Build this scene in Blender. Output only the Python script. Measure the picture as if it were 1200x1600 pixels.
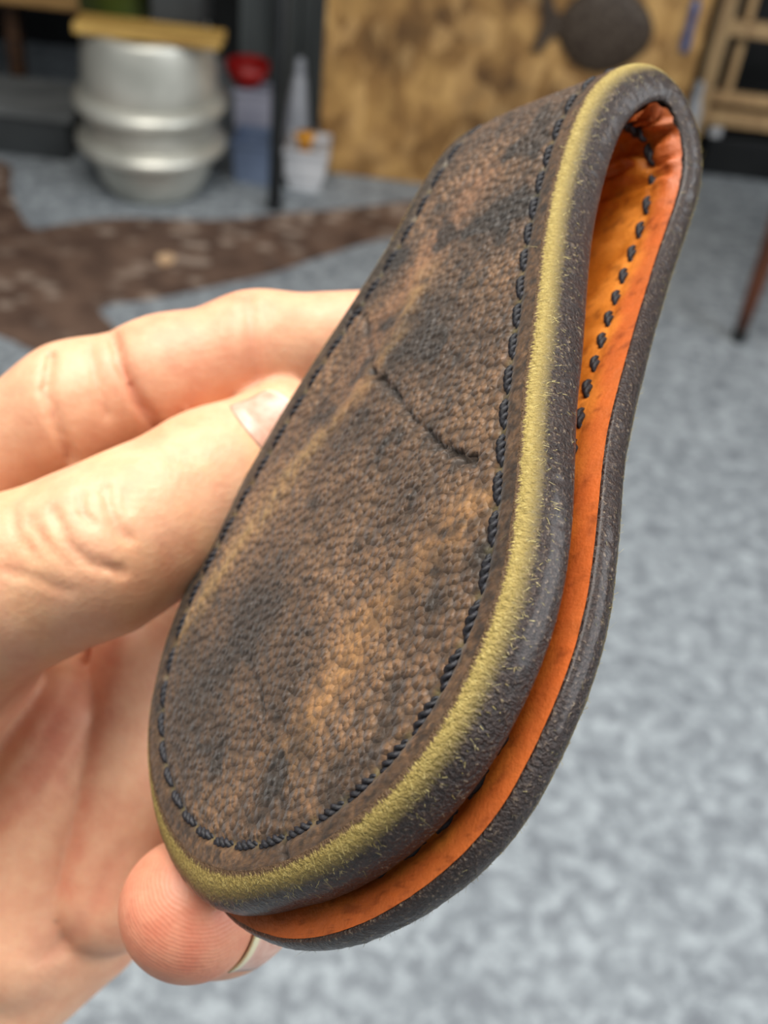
import bpy, bmesh, math
import numpy as np
from mathutils import Matrix, Vector
for _o in list(bpy.data.objects): bpy.data.objects.remove(_o, do_unlink=True)
SC = bpy.context.scene; COL = SC.collection

# ------------------------------------------------------------------ camera
CAM = np.array([0., 0., 1.43]); FPX = 1800.
_p, _r = math.radians(41), math.radians(7)
FW = np.array([0, math.cos(_p), -math.sin(_p)])
_u0 = np.array([0, math.sin(_p), math.cos(_p)]); _r0 = np.array([1., 0, 0])
RT = math.cos(_r)*_r0 + math.sin(_r)*_u0
UP = -math.sin(_r)*_r0 + math.cos(_r)*_u0
cd = bpy.data.cameras.new('camera'); cam = bpy.data.objects.new('camera', cd); COL.objects.link(cam)
cam.matrix_world = Matrix([[RT[0], UP[0], -FW[0], CAM[0]], [RT[1], UP[1], -FW[1], CAM[1]], [RT[2], UP[2], -FW[2], CAM[2]], [0, 0, 0, 1]])
cd.sensor_fit = 'VERTICAL'; cd.sensor_height = 36.; cd.sensor_width = 27.; cd.lens = 36.*FPX/1600.
cd.clip_start = 0.005; cd.clip_end = 60
cd.dof.use_dof = True; cd.dof.focus_distance = 0.108; cd.dof.aperture_fstop = 30.
SC.camera = cam

# ------------------------------------------------------------------ light
W = bpy.data.worlds.new('overcast'); SC.world = W; W.use_nodes = True
_bg = W.node_tree.nodes['Background']; _bg.inputs[0].default_value = (0.93, 0.97, 1.0, 1); _bg.inputs[1].default_value = 0.32
def area(name, loc, target, sx, sy, power, color):
    l = bpy.data.lights.new(name, 'AREA'); l.shape = 'RECTANGLE'; l.size = sx; l.size_y = sy; l.energy = power; l.color = color
    o = bpy.data.objects.new(name, l); COL.objects.link(o); o.location = loc
    o.rotation_euler = (Vector(target)-Vector(loc)).to_track_quat('-Z', 'Y').to_euler(); return o
area('overhead_key_lamp', (-0.3, 0.55, 3.3), (0, 0.35, 1.0), 2.2, 1.7, 140, (1.0, 0.96, 0.9))  # unseen soft key hung overhead to light the hand from above; no door
area('side_sheen_lamp', (2.7, 0.1, 2.45), (0.1, 0.2, 1.35), 3.0, 1.4, 100, (0.92, 0.96, 1.0))  # unseen lamp added at right for the sheen along the dark edge
SC.view_settings.view_transform = 'Standard'; SC.view_settings.look = 'None'
SC.view_settings.exposure = -0.1; SC.view_settings.gamma = 1.0; SC.view_settings.use_curve_mapping = False

# ------------------------------------------------------------------ helpers
def lin(r, g, b):
    f = lambda c: (c/255/12.92) if c/255 <= .04045 else ((c/255+.055)/1.055)**2.4
    return (f(r), f(g), f(b), 1.0)
def obj(name, V, F, mat, parent=None, smooth=True, loc=None):
    me = bpy.data.meshes.new(name)
    V = np.asarray(V, float)
    me.from_pydata(V.tolist(), [], [tuple(int(i) for i in f) for f in F] if not isinstance(F, np.ndarray) else F.tolist())
    me.update()
    if smooth: me.polygons.foreach_set('use_smooth', [True]*len(me.polygons))
    if mat: me.materials.append(mat)
    o = bpy.data.objects.new(name, me); COL.objects.link(o)
    if parent: o.parent = parent
    if loc is not None: o.location = loc
    return o
def empty(name, loc):
    o = bpy.data.objects.new(name, None); COL.objects.link(o); o.location = loc; o.empty_display_size = .02; return o
def tag(o, label=None, cat=None, group=None, kind=None):
    if label: o['label'] = label
    if cat: o['category'] = cat
    if group: o['group'] = group
    if kind: o['kind'] = kind
    return o
def boxm(x0, x1, y0, y1, z0, z1, bev=.004):
    bm = bmesh.new(); bmesh.ops.create_cube(bm, size=1)
    for v in bm.verts: v.co = Vector(((x0+x1)/2+v.co.x*(x1-x0), (y0+y1)/2+v.co.y*(y1-y0), (z0+z1)/2+v.co.z*(z1-z0)))
    if bev: bmesh.ops.bevel(bm, geom=bm.edges[:]+bm.verts[:], offset=bev, segments=2, affect='EDGES', profile=.5)
    return bm
def bobj(name, bm, mat, parent=None, smooth=False):
    me = bpy.data.meshes.new(name); bm.to_mesh(me); bm.free(); me.materials.append(mat)
    if smooth: me.polygons.foreach_set('use_smooth', [True]*len(me.polygons))
    o = bpy.data.objects.new(name, me); COL.objects.link(o)
    if parent: o.parent = parent
    return o
def lathe(prof, n=64, cx=0, cy=0, sx=1., sy=1.):
    prof = np.array(prof, float); a = np.linspace(0, 2*np.pi, n, endpoint=False)
    V = np.stack([cx+sx*prof[:, 0, None]*np.cos(a), cy+sy*prof[:, 0, None]*np.sin(a), np.repeat(prof[:, 1, None], n, 1)], -1).reshape(-1, 3)
    F = []
    for i in range(len(prof)-1):
        for j in range(n):
            k = (j+1) % n; F.append((i*n+j, i*n+k, (i+1)*n+k, (i+1)*n+j))
    return V, F
def grid_faces(nr, nc, wrap=False):
    i, j = np.meshgrid(np.arange(nr-1), np.arange(nc if wrap else nc-1), indexing='ij')
    j2 = (j+1) % nc
    return np.stack([i*nc+j, i*nc+j2, (i+1)*nc+j2, (i+1)*nc+j], -1).reshape(-1, 4)
# noise in numpy
def _h(ix, iy, s):
    with np.errstate(over='ignore'):
        n = (ix.astype(np.int64)*374761393 + iy.astype(np.int64)*668265263 + s*1442695041) & 0xffffffff
        n = ((n ^ (n >> 13))*1274126177) & 0xffffffff
        n = ((n ^ (n >> 16))*2246822519) & 0xffffffff
    return (n ^ (n >> 15) & 0xffffffff)/4294967296.0
def vnoise(x, y, s=0):
    ix, iy = np.floor(x), np.floor(y); fx, fy = x-ix, y-iy
    fx = fx*fx*(3-2*fx); fy = fy*fy*(3-2*fy)
    a, b, c, d = _h(ix, iy, s), _h(ix+1, iy, s), _h(ix, iy+1, s), _h(ix+1, iy+1, s)
    return (a*(1-fx)+b*fx)*(1-fy)+(c*(1-fx)+d*fx)*fy
def fbm(x, y, s=0, o=4):
    t = 0; a = .5; n = 0
    for k in range(o):
        t = t+a*vnoise(x*2**k, y*2**k, s+k*17); n += a; a *= .5
    return t/n
def voro(x, y, s=0):
    ix, iy = np.floor(x), np.floor(y); F1 = np.full(x.shape, 9.); F2 = F1.copy(); cid = np.zeros_like(x)
    for dx in (-1, 0, 1):
        for dy in (-1, 0, 1):
            a, b = ix+dx, iy+dy
            d = np.hypot(a+.1+.8*_h(a, b, s)-x, b+.1+.8*_h(a, b, s+7)-y)
            n = d < F1; F2 = np.where(n, F1, np.minimum(F2, d)); cid = np.where(n, _h(a, b, s+3), cid); F1 = np.where(n, d, F1)
    return F1, F2, cid
def sstep(a, b, x):
    t = np.clip((x-a)/(b-a), 0, 1); return t*t*(3-2*t)
def setcol(o, name, rgb):
    a = o.data.attributes.new(name, 'FLOAT_COLOR', 'POINT'); n = len(o.data.vertices)
    c = np.ones((n, 4), np.float32); c[:, :3] = rgb; a.data.foreach_set('color', c.ravel())
def setf(o, name, v):
    a = o.data.attributes.new(name, 'FLOAT', 'POINT'); a.data.foreach_set('value', np.asarray(v, np.float32))

# ------------------------------------------------------------------ materials
class NT:
    def __init__(s, name):
        s.m = bpy.data.materials.new(name); s.m.use_nodes = True; s.t = s.m.node_tree; s.b = s.t.nodes['Principled BSDF']
    def n(s, typ, **kw):
        x = s.t.nodes.new(typ)
        for k, v in kw.items():
            if k.startswith('i_'):
                key = k[2:]; x.inputs[int(key) if key.isdigit() else key.replace('_', ' ')].default_value = v
            else: setattr(x, k, v)
        return x
    def l(s, a, b): s.t.links.new(a, b)
    def ramp(s, fac, stops):
        r = s.n('ShaderNodeValToRGB'); e = r.color_ramp.elements
        e[0].position, e[0].color = stops[0]; e[1].position, e[1].color = stops[-1]
        for p, c in stops[1:-1]:
            q = e.new(p); q.color = c
        s.l(fac, r.inputs[0]); return r.outputs[0]
    def co(s, scale=(1, 1, 1)):
        c = s.n('ShaderNodeTexCoord'); m = s.n('ShaderNodeMapping'); m.inputs['Scale'].default_value = scale
        s.l(c.outputs['Object'], m.inputs[0]); return m.outputs[0]
    def noise(s, vec, scale, detail=4, rough=.55, dist=0):
        x = s.n('ShaderNodeTexNoise'); x.inputs['Scale'].default_value = scale; x.inputs['Detail'].default_value = detail
        x.inputs['Roughness'].default_value = rough; x.inputs['Distortion'].default_value = dist
        s.l(vec, x.inputs['Vector']); return x.outputs['Fac']
    def bump(s, h, strength, dist, prev=None):
        b = s.n('ShaderNodeBump'); b.inputs['Strength'].default_value = strength; b.inputs['Distance'].default_value = dist
        s.l(h, b.inputs['Height'])
        if prev: s.l(prev, b.inputs['Normal'])
        return b.outputs[0]
    def mix(s, fac, a, b, typ='MIX'):
        x = s.n('ShaderNodeMix', data_type='RGBA', blend_type=typ)
        for sock, v in ((x.inputs[0], fac), (x.inputs[6], a), (x.inputs[7], b)):
            if hasattr(v, 'links'): s.l(v, sock)
            else: sock.default_value = v
        return x.outputs[2]
    def set(s, **kw):
        for k, v in kw.items():
            sock = s.b.inputs[k.replace('_', ' ')]
            if hasattr(v, 'links'): s.l(v, sock)
            else: sock.default_value = v
        return s
def simple(name, c1, c2, scale=8, rough=.6, stretch=(1, 1, 1), detail=5, metallic=0., bump=.15, bd=.002, lo=.35, hi=.65, **kw):
    t = NT(name); v = t.co(stretch); f = t.noise(v, scale, detail)
    t.set(Base_Color=t.ramp(f, [(lo, lin(*c1)), (hi, lin(*c2))]), Roughness=rough, Metallic=metallic, Normal=t.bump(f, bump, bd), **kw)
    return t.m

# carpet
t = NT('carpet'); v = t.co()
f1 = t.noise(v, 34, 6, .62, .6); f2 = t.noise(v, 9, 3); f3 = t.noise(v, 420, 2)
c = t.ramp(f1, [(.37, lin(58, 66, 78)), (.5, lin(118, 127, 133)), (.62, lin(170, 179, 184))])
c = t.mix(.35, c, t.ramp(f2, [(.35, lin(98, 103, 107)), (.65, lin(148, 154, 157))]))
c = t.mix(.25, c, t.ramp(f3, [(.35, lin(90, 96, 104)), (.65, lin(215, 220, 224))]))
t.set(Base_Color=c, Roughness=.95, Normal=t.bump(f1, .5, .004)); M_carpet = t.m
M_slate = simple('slate_wall', (28, 31, 33), (44, 47, 48), 5, .8)
M_panel = simple('slate_panel', (78, 84, 86), (112, 118, 118), 3, .55, stretch=(4, 4, .5))
M_dgrey = simple('front_shade_and_case_grey', (40, 43, 45), (60, 64, 66), 5, .7)  # shading of the low bench front as colour; own grey of the case
M_black = simple('plain_black', (10, 11, 12), (24, 25, 26), 10, .5)
M_pole = simple('black_steel', (22, 25, 27), (38, 41, 43), 20, .4, metallic=.3)
M_bluegrey = simple('dark_grey_board', (84, 87, 88), (116, 119, 119), 5, .7, stretch=(1, 6, 1))
M_dwood = simple('dark_old_wood', (46, 28, 18), (86, 56, 30), 7, .7, stretch=(1, 9, 9))
M_wood = simple('pine_wood', (150, 112, 66), (196, 156, 96), 6, .6, stretch=(1, 10, 10))
M_plank = simple('golden_plank', (150, 112, 52), (206, 168, 92), 6, .6, stretch=(1, 8, 8))
M_frame = simple('cabinet_wood', (166, 132, 92), (206, 172, 124), 6, .6, stretch=(6, 6, 1))
M_leg = simple('red_brown_wood', (62, 30, 16), (100, 54, 30), 9, .5, stretch=(8, 8, 1))
M_alu = simple('dull_aluminium', (186, 186, 176), (222, 221, 210), 7, .42, metallic=.55, bump=.1)
M_green = simple('green_plastic', (62, 76, 26), (92, 106, 44), 5, .5)
M_red = simple('red_enamel', (120, 12, 12), (160, 24, 18), 5, .35)
M_lav = simple('lavender_box', (138, 138, 154), (168, 168, 180), 5, .7)
M_blue = simple('blue_grey_plastic', (84, 98, 124), (112, 126, 150), 5, .6)
M_white = simple('white_plastic', (190, 192, 196), (224, 224, 226), 5, .55)
M_pale = simple('pale_grey_plastic', (150, 153, 160), (182, 184, 190), 5, .55)
M_orange = simple('orange_plastic', (214, 140, 30), (236, 170, 60), 5, .5)
M_tool = simple('blue_tool', (62, 70, 110), (104, 120, 160), 18, .4)
M_chip = simple('tan_chip', (196, 158, 118), (222, 188, 150), 30, .8)
M_soil = simple('dark_soil', (20, 22, 12), (48, 52, 26), 30, .9)
# oriented strand board
t = NT('strand_board'); v = t.co((1, 1, 1))
w1 = t.n('ShaderNodeTexVoronoi'); w1.inputs['Scale'].default_value = 26; t.l(t.co((1, 1, .55)), w1.inputs['Vector'])
f1 = t.noise(v, 7, 5, .6); sep = t.n('ShaderNodeSeparateColor'); t.l(w1.outputs['Color'], sep.inputs[0])
c = t.ramp(sep.outputs[0], [(0, lin(104, 72, 38)), (.5, lin(166, 124, 70)), (1, lin(226, 182, 120))])
c = t.mix(.5, c, t.ramp(f1, [(.38, lin(86, 60, 32)), (.5, lin(158, 116, 64)), (.62, lin(214, 168, 100))]))
t.set(Base_Color=c, Roughness=.6, Normal=t.bump(sep.outputs[1], .3, .002)); M_osb = t.m
# hide on the floor, flecked
t = NT('brown_hide'); v = t.co()
f1 = t.noise(v, 11, 5); vv = t.n('ShaderNodeTexVoronoi'); vv.inputs['Scale'].default_value = 15; t.l(t.co((1, 1.3, 1)), vv.inputs['Vector'])
fleck = t.ramp(vv.outputs['Distance'], [(.24, (1, 1, 1, 1)), (.42, (0, 0, 0, 1))])
fm = t.noise(v, 2.2, 2); fmk = t.ramp(fm, [(.36, (0, 0, 0, 1)), (.52, (1, 1, 1, 1))])
c = t.ramp(f1, [(.34, lin(74, 54, 44)), (.66, lin(114, 90, 75))])
mm = t.n('ShaderNodeMath', operation='MULTIPLY'); t.l(fleck, mm.inputs[0]); t.l(fmk, mm.inputs[1])
mm2 = t.n('ShaderNodeMath', operation='MULTIPLY'); t.l(mm.outputs[0], mm2.inputs[0]); mm2.inputs[1].default_value = .6
c = t.mix(mm2.outputs[0], c, lin(184, 166, 150))
t.set(Base_Color=c, Roughness=.7, Normal=t.bump(f1, .3, .004)); M_hide = t.m
# fish-shaped leather
t = NT('fish_leather'); v = t.co((1, .2, 1)); vv = t.n('ShaderNodeTexVoronoi'); vv.inputs['Scale'].default_value = 60; t.l(v, vv.inputs['Vector'])
c = t.ramp(vv.outputs['Distance'], [(0, lin(92, 80, 66)), (.6, lin(60, 46, 34))])
t.set(Base_Color=c, Roughness=.6, Normal=t.bump(vv.outputs['Distance'], .5, .004)); M_fish = t.m

# ------------------------------------------------------------------ setting
def wobble_plane(name, x0, x1, y0, y1, n, mat):
    X, Y = np.meshgrid(np.linspace(x0, x1, n), np.linspace(y0, y1, n), indexing='ij')
    return obj(name, np.stack([X.ravel(), Y.ravel(), np.zeros(n*n)], -1), grid_faces(n, n), mat)
fl = bobj('floor', boxm(-3.2, 3.2, -2.2, 3.9, -.06, 0, 0), M_carpet); tag(fl, 'grey blue flecked carpet floor', kind='structure')
wl = bobj('wall_back', boxm(-3.2, 3.2, 3.82, 3.9, 0, 2.4, 0), M_slate); tag(wl, 'dark slate wall behind the bench and boards', kind='structure')

cg = bobj('ceiling', boxm(-3.2, 3.2, 1.6, 3.9, 2.4, 2.46, 0), M_slate); tag(cg, 'dark ceiling over the back of the workshop', kind='structure')
for n_, x_ in (('wall_left', -3.24), ('wall_right', 3.2)):
    tag(bobj(n_, boxm(x_, x_+.04, 1.6, 3.9, 0, 2.4, 0), M_slate), 'dark slate side wall of the workshop', kind='structure')
# brown hide
outline = [(-1.75, 2.72), (-1.35, 2.86), (-1.11, 2.90), (-1.075, 2.74), (-1.0, 2.60), (-.945, 2.525), (-.885, 2.58), (-.80, 2.63), (-.73, 2.655), (-.66, 2.67), (-.58, 2.680), (-.50, 2.705),
    (-.42, 2.745), (-.347, 2.785), (-.26, 2.82), (-.17, 2.866), (-.08, 2.915), (.02, 2.97), (.16, 2.99), (.30, 2.96), (.33, 2.90), (.22, 2.86), (.10, 2.80), (0, 2.755), (-.10, 2.71), (-.17, 2.645), (-.23, 2.585), (-.285, 2.53),
    (-.34, 2.47), (-.40, 2.425), (-.47, 2.375), (-.55, 2.315), (-.62, 2.27), (-.69, 2.245), (-.695, 2.20), (-.645, 2.155), (-.615, 2.09), (-.66, 2.03), (-.74, 2.005), (-.80, 2.03), (-.85, 2.06), (-.92, 2.075), (-1.1, 2.02), (-1.4, 2.1), (-1.7, 2.3), (-1.85, 2.5)]
def smooth_poly(P, it=2):
    P = np.array(P, float)
    for _ in range(it):
        Q = np.roll(P, -1, 0); P = np.stack([.75*P+.25*Q, .25*P+.75*Q], 1).reshape(-1, 2)
    return P
hp = smooth_poly(outline)
def slab(name, P, z0, z1, mat, bev=.001, parent=None):
    bm = bmesh.new(); vs = [bm.verts.new((x, y, z0)) for x, y in P]; f = bm.faces.new(vs)
    if f.normal.z < 0: f.normal_flip()
    r = bmesh.ops.extrude_face_region(bm, geom=[f])
    for g in r['geom']:
        if isinstance(g, bmesh.types.BMVert): g.co.z = z1
    bmesh.ops.recalc_face_normals(bm, faces=bm.faces[:])
    return bobj(name, bm, mat, parent)
hd = slab('leather_hide', hp, .0005, .0055, M_hide)
tag(hd, 'dark brown irregular leather hide lying flat on the grey carpet', 'hide')
chip = []
a = np.linspace(0, 2*np.pi, 11, endpoint=False)
chip = np.stack([-.600+.021*np.cos(a)*(1+.2*np.sin(3*a)), 2.463+.026*np.sin(a)], -1)
tag(slab('leather_offcut', chip, .0055, .0115, M_chip), 'small pale tan offcut lying on the dark brown hide', 'offcut')

# keg
kx, ky = -.718, 2.85
prof = [(.0, .004), (.105, .0), (.125, .006), (.145, .035), (.160, .075), (.168, .100), (.172, .112), (.182, .118), (.198, .126), (.205, .136), (.201, .148), (.186, .156), (.178, .162), (.177, .19), (.178, .214),
        (.186, .220), (.200, .229), (.206, .240), (.202, .254), (.188, .263), (.180, .269), (.178, .32), (.173, .37), (.166, .41), (.160, .424), (.148, .427), (.14, .415), (.0, .415)]
keg = empty('metal_keg', (kx, ky, 0)); tag(keg, 'dull aluminium keg with two raised hoops standing on carpet', 'keg')
prof = [(r*.945, z) for r, z in prof]
bV, bF = lathe([(r if not (.112 < z < .162 or .214 < z < .269) else min(r, .168), z) for r, z in prof], 72); obj('barrel_body', bV, bF, M_alu, keg)
for z0, z1 in ((.110, .164), (.212, .271)):
    s = [(r, z) for r, z in prof if z0 < z < z1]; s = [(.160, s[0][1])]+s+[(.160, s[-1][1])]
    V_, F_ = lathe(s, 72); obj('hoop', V_, F_, M_alu, keg)
# plank on keg + bucket
tag(bobj('wooden_plank', boxm(-.865, -.515, 2.72, 2.80, .4275, .453), M_plank), 'golden wooden plank laid across the top of the keg', 'plank')
gp = empty('green_pot', (-.81, 2.91, .4275)); tag(gp, 'olive green plastic pot standing on the keg behind the plank', 'pot')
V_, F_ = lathe([(0, 0), (.082, 0), (.088, .006), (.098, .10), (.106, .102), (.107, .122), (.100, .124), (.094, .105), (.086, .02), (0, .018)], 40); obj('pot_body', V_, F_, M_green, gp)
V_, F_ = lathe([(0, .095), (.05, .1), (.0925, .094)], 40); obj('soil', V_, F_, M_soil, gp)
tag(bobj('tool_case', boxm(-.700, -.58, 2.81, 2.96, .4275, .60, .006), M_dgrey), 'dark grey case on the keg behind the plank beside green pot', 'case')
# low dark box and workbench at left
lb = empty('low_bench', (-1.35, 3.03, 0)); tag(lb, 'low dark grey bench left of the keg, grey top board', 'bench')
for n_, m_, b_ in (('top_board', M_bluegrey, (-.65, .40, -.105, .115, .112, .134)), ('front_board', M_dgrey, (-.63, .38, -.095, -.075, 0, .112)), ('side_board', M_bluegrey, (.36, .38, -.0745, .10, 0, .112)), ('back_board', M_black, (-.63, .358, .08, .10, 0, .112))):  # front board takes a darker grey that paints in its shading
    bobj(n_, boxm(*b_, .002), m_, lb)
wb = empty('workbench', (-1.3, 3.35, 0)); tag(wb, 'dark old wooden workbench in the shade behind the low bench', 'workbench')
bobj('bench_top', boxm(-.9, .40, -.205, .42, .345, .38), M_dwood, wb)
bobj('front_rail', boxm(-.9, .38, -.235, -.206, .338, .384), M_wood, wb)
for x in (-.85, .115, .34):
    bobj('leg', boxm(x-.02, x+.02, -.16, -.12, 0, .344), M_dwood, wb)
for x in (-.85, .34):
    bobj('leg', boxm(x-.02, x+.02, .36, .40, 0, .344), M_dwood, wb)
bobj('back_panel', boxm(-.88, .38, .41, .43, 0, .344, .001), M_black, wb)
# black pole
po = empty('black_pole', (-.388, 2.815, 0)); tag(po, 'thin black upright pole standing on the carpet by the blue crate', 'pole')
V_, F_ = lathe([(0, 0), (.024, 0), (.024, .006), (.019, .012), (.0185, .03)], 24); obj('foot', V_, F_, M_pole, po)
V_, F_ = lathe([(.017, .012), (.017, 1.3), (0, 1.3)], 24); obj('tube', V_, F_, M_pole, po)
# slate panel: upright folding door of four boards
dp = empty('slate_door', (-.42, 3.36, 0)); tag(dp, 'dark slate grey board door standing behind the black pole', 'door panel')
for i in range(4):
    x0 = -.16+i*.088; bobj('board', boxm(x0, x0+.085, (-.006 if i % 2 else .004), .022, 0.0, 1.4), M_panel, dp)
# crates between keg and board
def crate(name, cx, cy, w, d, h, z, mat, label, cat='box', flare=.012):
    e = empty(name, (cx, cy, z)); tag(e, label, cat)
    bm = bmesh.new(); bmesh.ops.create_cube(bm, size=1)
    for v in bm.verts:
        k = flare if v.co.z > 0 else 0
        v.co = Vector((v.co.x*(w+k), v.co.y*(d+k), (v.co.z+.5)*h))
    top = max(bm.faces, key=lambda f: f.calc_center_median().z)
    r = bmesh.ops.inset_region(bm, faces=[top], thickness=.006)
    for v in top.verts: v.co.z -= h*.7
    bmesh.ops.bevel(bm, geom=bm.edges[:], offset=.002, segments=2, affect='EDGES')
    bobj('body', bm, mat, e)
    bm = boxm(-(w+flare)/2-.006, (w+flare)/2+.006, -(d+flare)/2-.006, -(d+flare)/2, h-.014, h, .002); bobj('rim', bm, mat, e)
    return e
crate('storage_crate', -.462, 2.985, .112, .10, .122, 0, M_blue, 'blue grey plastic crate on the carpet left of black pole', 'crate')
crate('lidded_box', -.485, 3.088, .11, .07, .212, .012, M_lav, 'pale lavender upright box behind the blue grey crate', 'box', 0)
for o_ in COL.objects:
    if o_.name == 'lidded_box': o_.location.z = 0
crate('white_tub', -.325, 2.985, .085, .10, .120, 0, M_white, 'white tapered tub on the carpet right of black pole', 'tub', .03)
rb = empty('red_bowl', (-.510, 3.088, .212)); tag(rb, 'round dark red bowl lying on top of the lavender box', 'bowl')
V_, F_ = lathe([(0, 0), (.03, 0), (.048, .018), (.058, .042), (.060, .060), (.057, .060), (.046, .024), (0, .01)], 36); obj('bowl_body', V_, F_, M_red, rb)
V_, F_ = lathe([(.024, -.0), (.027, 0), (.027, .004), (.022, .004)], 36); obj('foot_ring', V_, F_, M_red, rb)
bt = empty('cone_bottle', (-.372, 3.12, 0)); tag(bt, 'slim pale grey cone bottle standing behind the white tub', 'bottle')
V_, F_ = lathe([(0, 0), (.036, 0), (.040, .01), (.039, .07), (.032, .14), (.022, .22), (.016, .245), (0, .247)], 32); obj('bottle_body', V_, F_, M_pale, bt)
V_, F_ = lathe([(.015, .247), (.0155, .27), (.010, .29), (0, .291)], 24); obj('cap', V_, F_, M_pale, bt)
og = empty('orange_spool', (-.335, 2.985, .038)); tag(og, 'small orange spool lying inside the white tub', 'spool')
V_, F_ = lathe([(0, 0), (.027, 0), (.027, .012), (.018, .016), (.018, .085), (.027, .089), (.027, .102), (0, .102)], 28); obj('spool_body', V_, F_, M_orange, og)
# strand board with things hung on it
sb = tag(bobj('strand_board', boxm(-.305, .662, 3.065, 3.085, 0, 1.25, .002), M_osb), 'large golden brown chip board standing upright on the carpet', 'board')
# fish
fe = empty('fish_leather', (.405, 3.064, .475)); tag(fe, 'dark brown fish-shaped leather piece hanging on the chip board', 'leather fish')
n_, m_ = 40, 16; V_ = []
for i in range(m_+1):
    rr = 1-(i/m_)**1.6
    for j in range(n_):
        a = 2*math.pi*j/n_; V_.append((.122*rr*math.cos(a)*(1+.05*math.cos(a)), -.034*math.sqrt(max(0, 1-rr*rr))-.0005, .108*rr*math.sin(a)*(1-.16*abs(math.cos(a))**3)))
F_ = [(i*n_+j, i*n_+(j+1) % n_, (i+1)*n_+(j+1) % n_, (i+1)*n_+j) for i in range(m_) for j in range(n_)]+[tuple(range(n_))]
obj('fish_body', V_, F_, M_fish, fe)
def flatpoly(name, P, y0, y1, mat, parent):
    n = len(P); V = [(x, y0, z) for x, z in P]+[(x, y1, z) for x, z in P]
    F = [tuple(range(n)), tuple(range(2*n-1, n-1, -1))]+[(i, n+i, n+(i+1) % n, (i+1) % n) for i in range(n)]
    return obj(name, V, F, mat, parent, smooth=False)
flatpoly('tail_fin', [(-.10, .022), (-.125, .03), (-.15, .075), (-.172, .078), (-.163, .03), (-.157, 0), (-.163, -.035), (-.172, -.075), (-.15, -.07), (-.125, -.028), (-.10, -.02)], -.012, -.001, M_fish, fe)
flatpoly('top_fin', [(-.03, .09), (-.005, .135), (.04, .13), (.06, .085)], -.012, -.001, M_fish, fe)
tl = empty('hand_tool', (.617, 3.0545, .46)); tag(tl, 'long blue handled tool hanging on the chip board', 'tool')
V_, F_ = lathe([(0, -.015), (.010, -.012), (.014, .01), (.011, .05), (.013, .10), (.008, .118), (0, .118)], 18); obj('handle', V_, F_, M_tool, tl)
V_, F_ = lathe([(.004, .115), (.004, .21), (0, .212)], 12); obj('shank', V_, F_, M_pole, tl)
# cabinet frame at right
cb = empty('wooden_rack', (1.15, 3.42, 0)); tag(cb, 'pale wooden rack frame with dark openings beside chip board', 'rack')
bobj('post', boxm(-.405, -.360, -.07, -.03, .115, 1.3), M_frame, cb)
bobj('post', boxm(.60, .645, -.07, -.03, .115, 1.3), M_frame, cb)
bobj('inner_post', boxm(-.320, -.296, -.02, .015, .20, 1.28), M_frame, cb)
bobj('rail', boxm(-.36, .60, -.065, -.03, .155, .195), M_frame, cb)
bobj('rail', boxm(-.36, .60, -.025, .0, .205, .24), M_frame, cb)
bobj('rail', boxm(-.36, .60, -.065, -.03, .408, .448), M_frame, cb)
bobj('back_panel', boxm(-.40, .64, .16, .18, .115, 1.3, .001), M_black, cb)
bobj('filler', boxm(-.33, .62, -.05, .18, 0, .115), M_black, cb)  # black block put where only the dark void under the rack shows
sj = empty('white_jar', (.806, 3.385, .1155)); tag(sj, 'tiny white jar on the black plinth under the rack', 'jar')
V_, F_ = lathe([(0, 0), (.018, 0), (.020, .004), (.020, .026), (.015, .03), (0, .03)], 24); obj('jar_body', V_, F_, M_white, sj)
V_, F_ = lathe([(.017, .029), (.017, .040), (0, .041)], 24); obj('lid', V_, F_, M_white, sj)
sj.location = (.835, 3.385, .1155)
hb = empty('white_spray_bottle', (.742, 3.33, .0)); tag(hb, 'white bottle standing on the carpet against the rack post', 'bottle')
V_, F_ = lathe([(0, 0), (.024, 0), (.026, .006), (.026, .20), (.016, .235), (.013, .245), (0, .246)], 24); obj('bottle_body', V_, F_, M_white, hb)
V_, F_ = lathe([(.014, .245), (.014, .272), (.009, .285), (0, .286)], 20); obj('cap', V_, F_, M_white, hb)
# three-legged stool at right edge: its near leg shows
st = empty('wooden_stool', (1.05, 2.47, 0)); tag(st, 'red brown wooden stool at right, one tapered leg showing', 'stool')
V_, F_ = lathe([(0, .60), (.27, .60), (.285, .606), (.288, .625), (.28, .634), (0, .634)], 48); obj('seat', V_, F_, M_leg, st)
for lx, ly in ((-.257, -.043), (.15, -.22), (.10, .28)):
    V_, F_ = lathe([(0, .022), (.014, .022), (.017, .1), (.023, .40), (.022, .602)], 20); V_ = np.array(V_); V_[:, 0] += lx; V_[:, 1] += ly
    lg = obj('leg', V_, F_, M_leg, st)
    V_, F_ = lathe([(0, 0), (.0165, 0), (.018, .004), (.018, .030), (.014, .034)], 20); V_ = np.array(V_); V_[:, 0] += lx; V_[:, 1] += ly
    obj('rubber_foot', V_, F_, M_black, lg)

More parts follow.
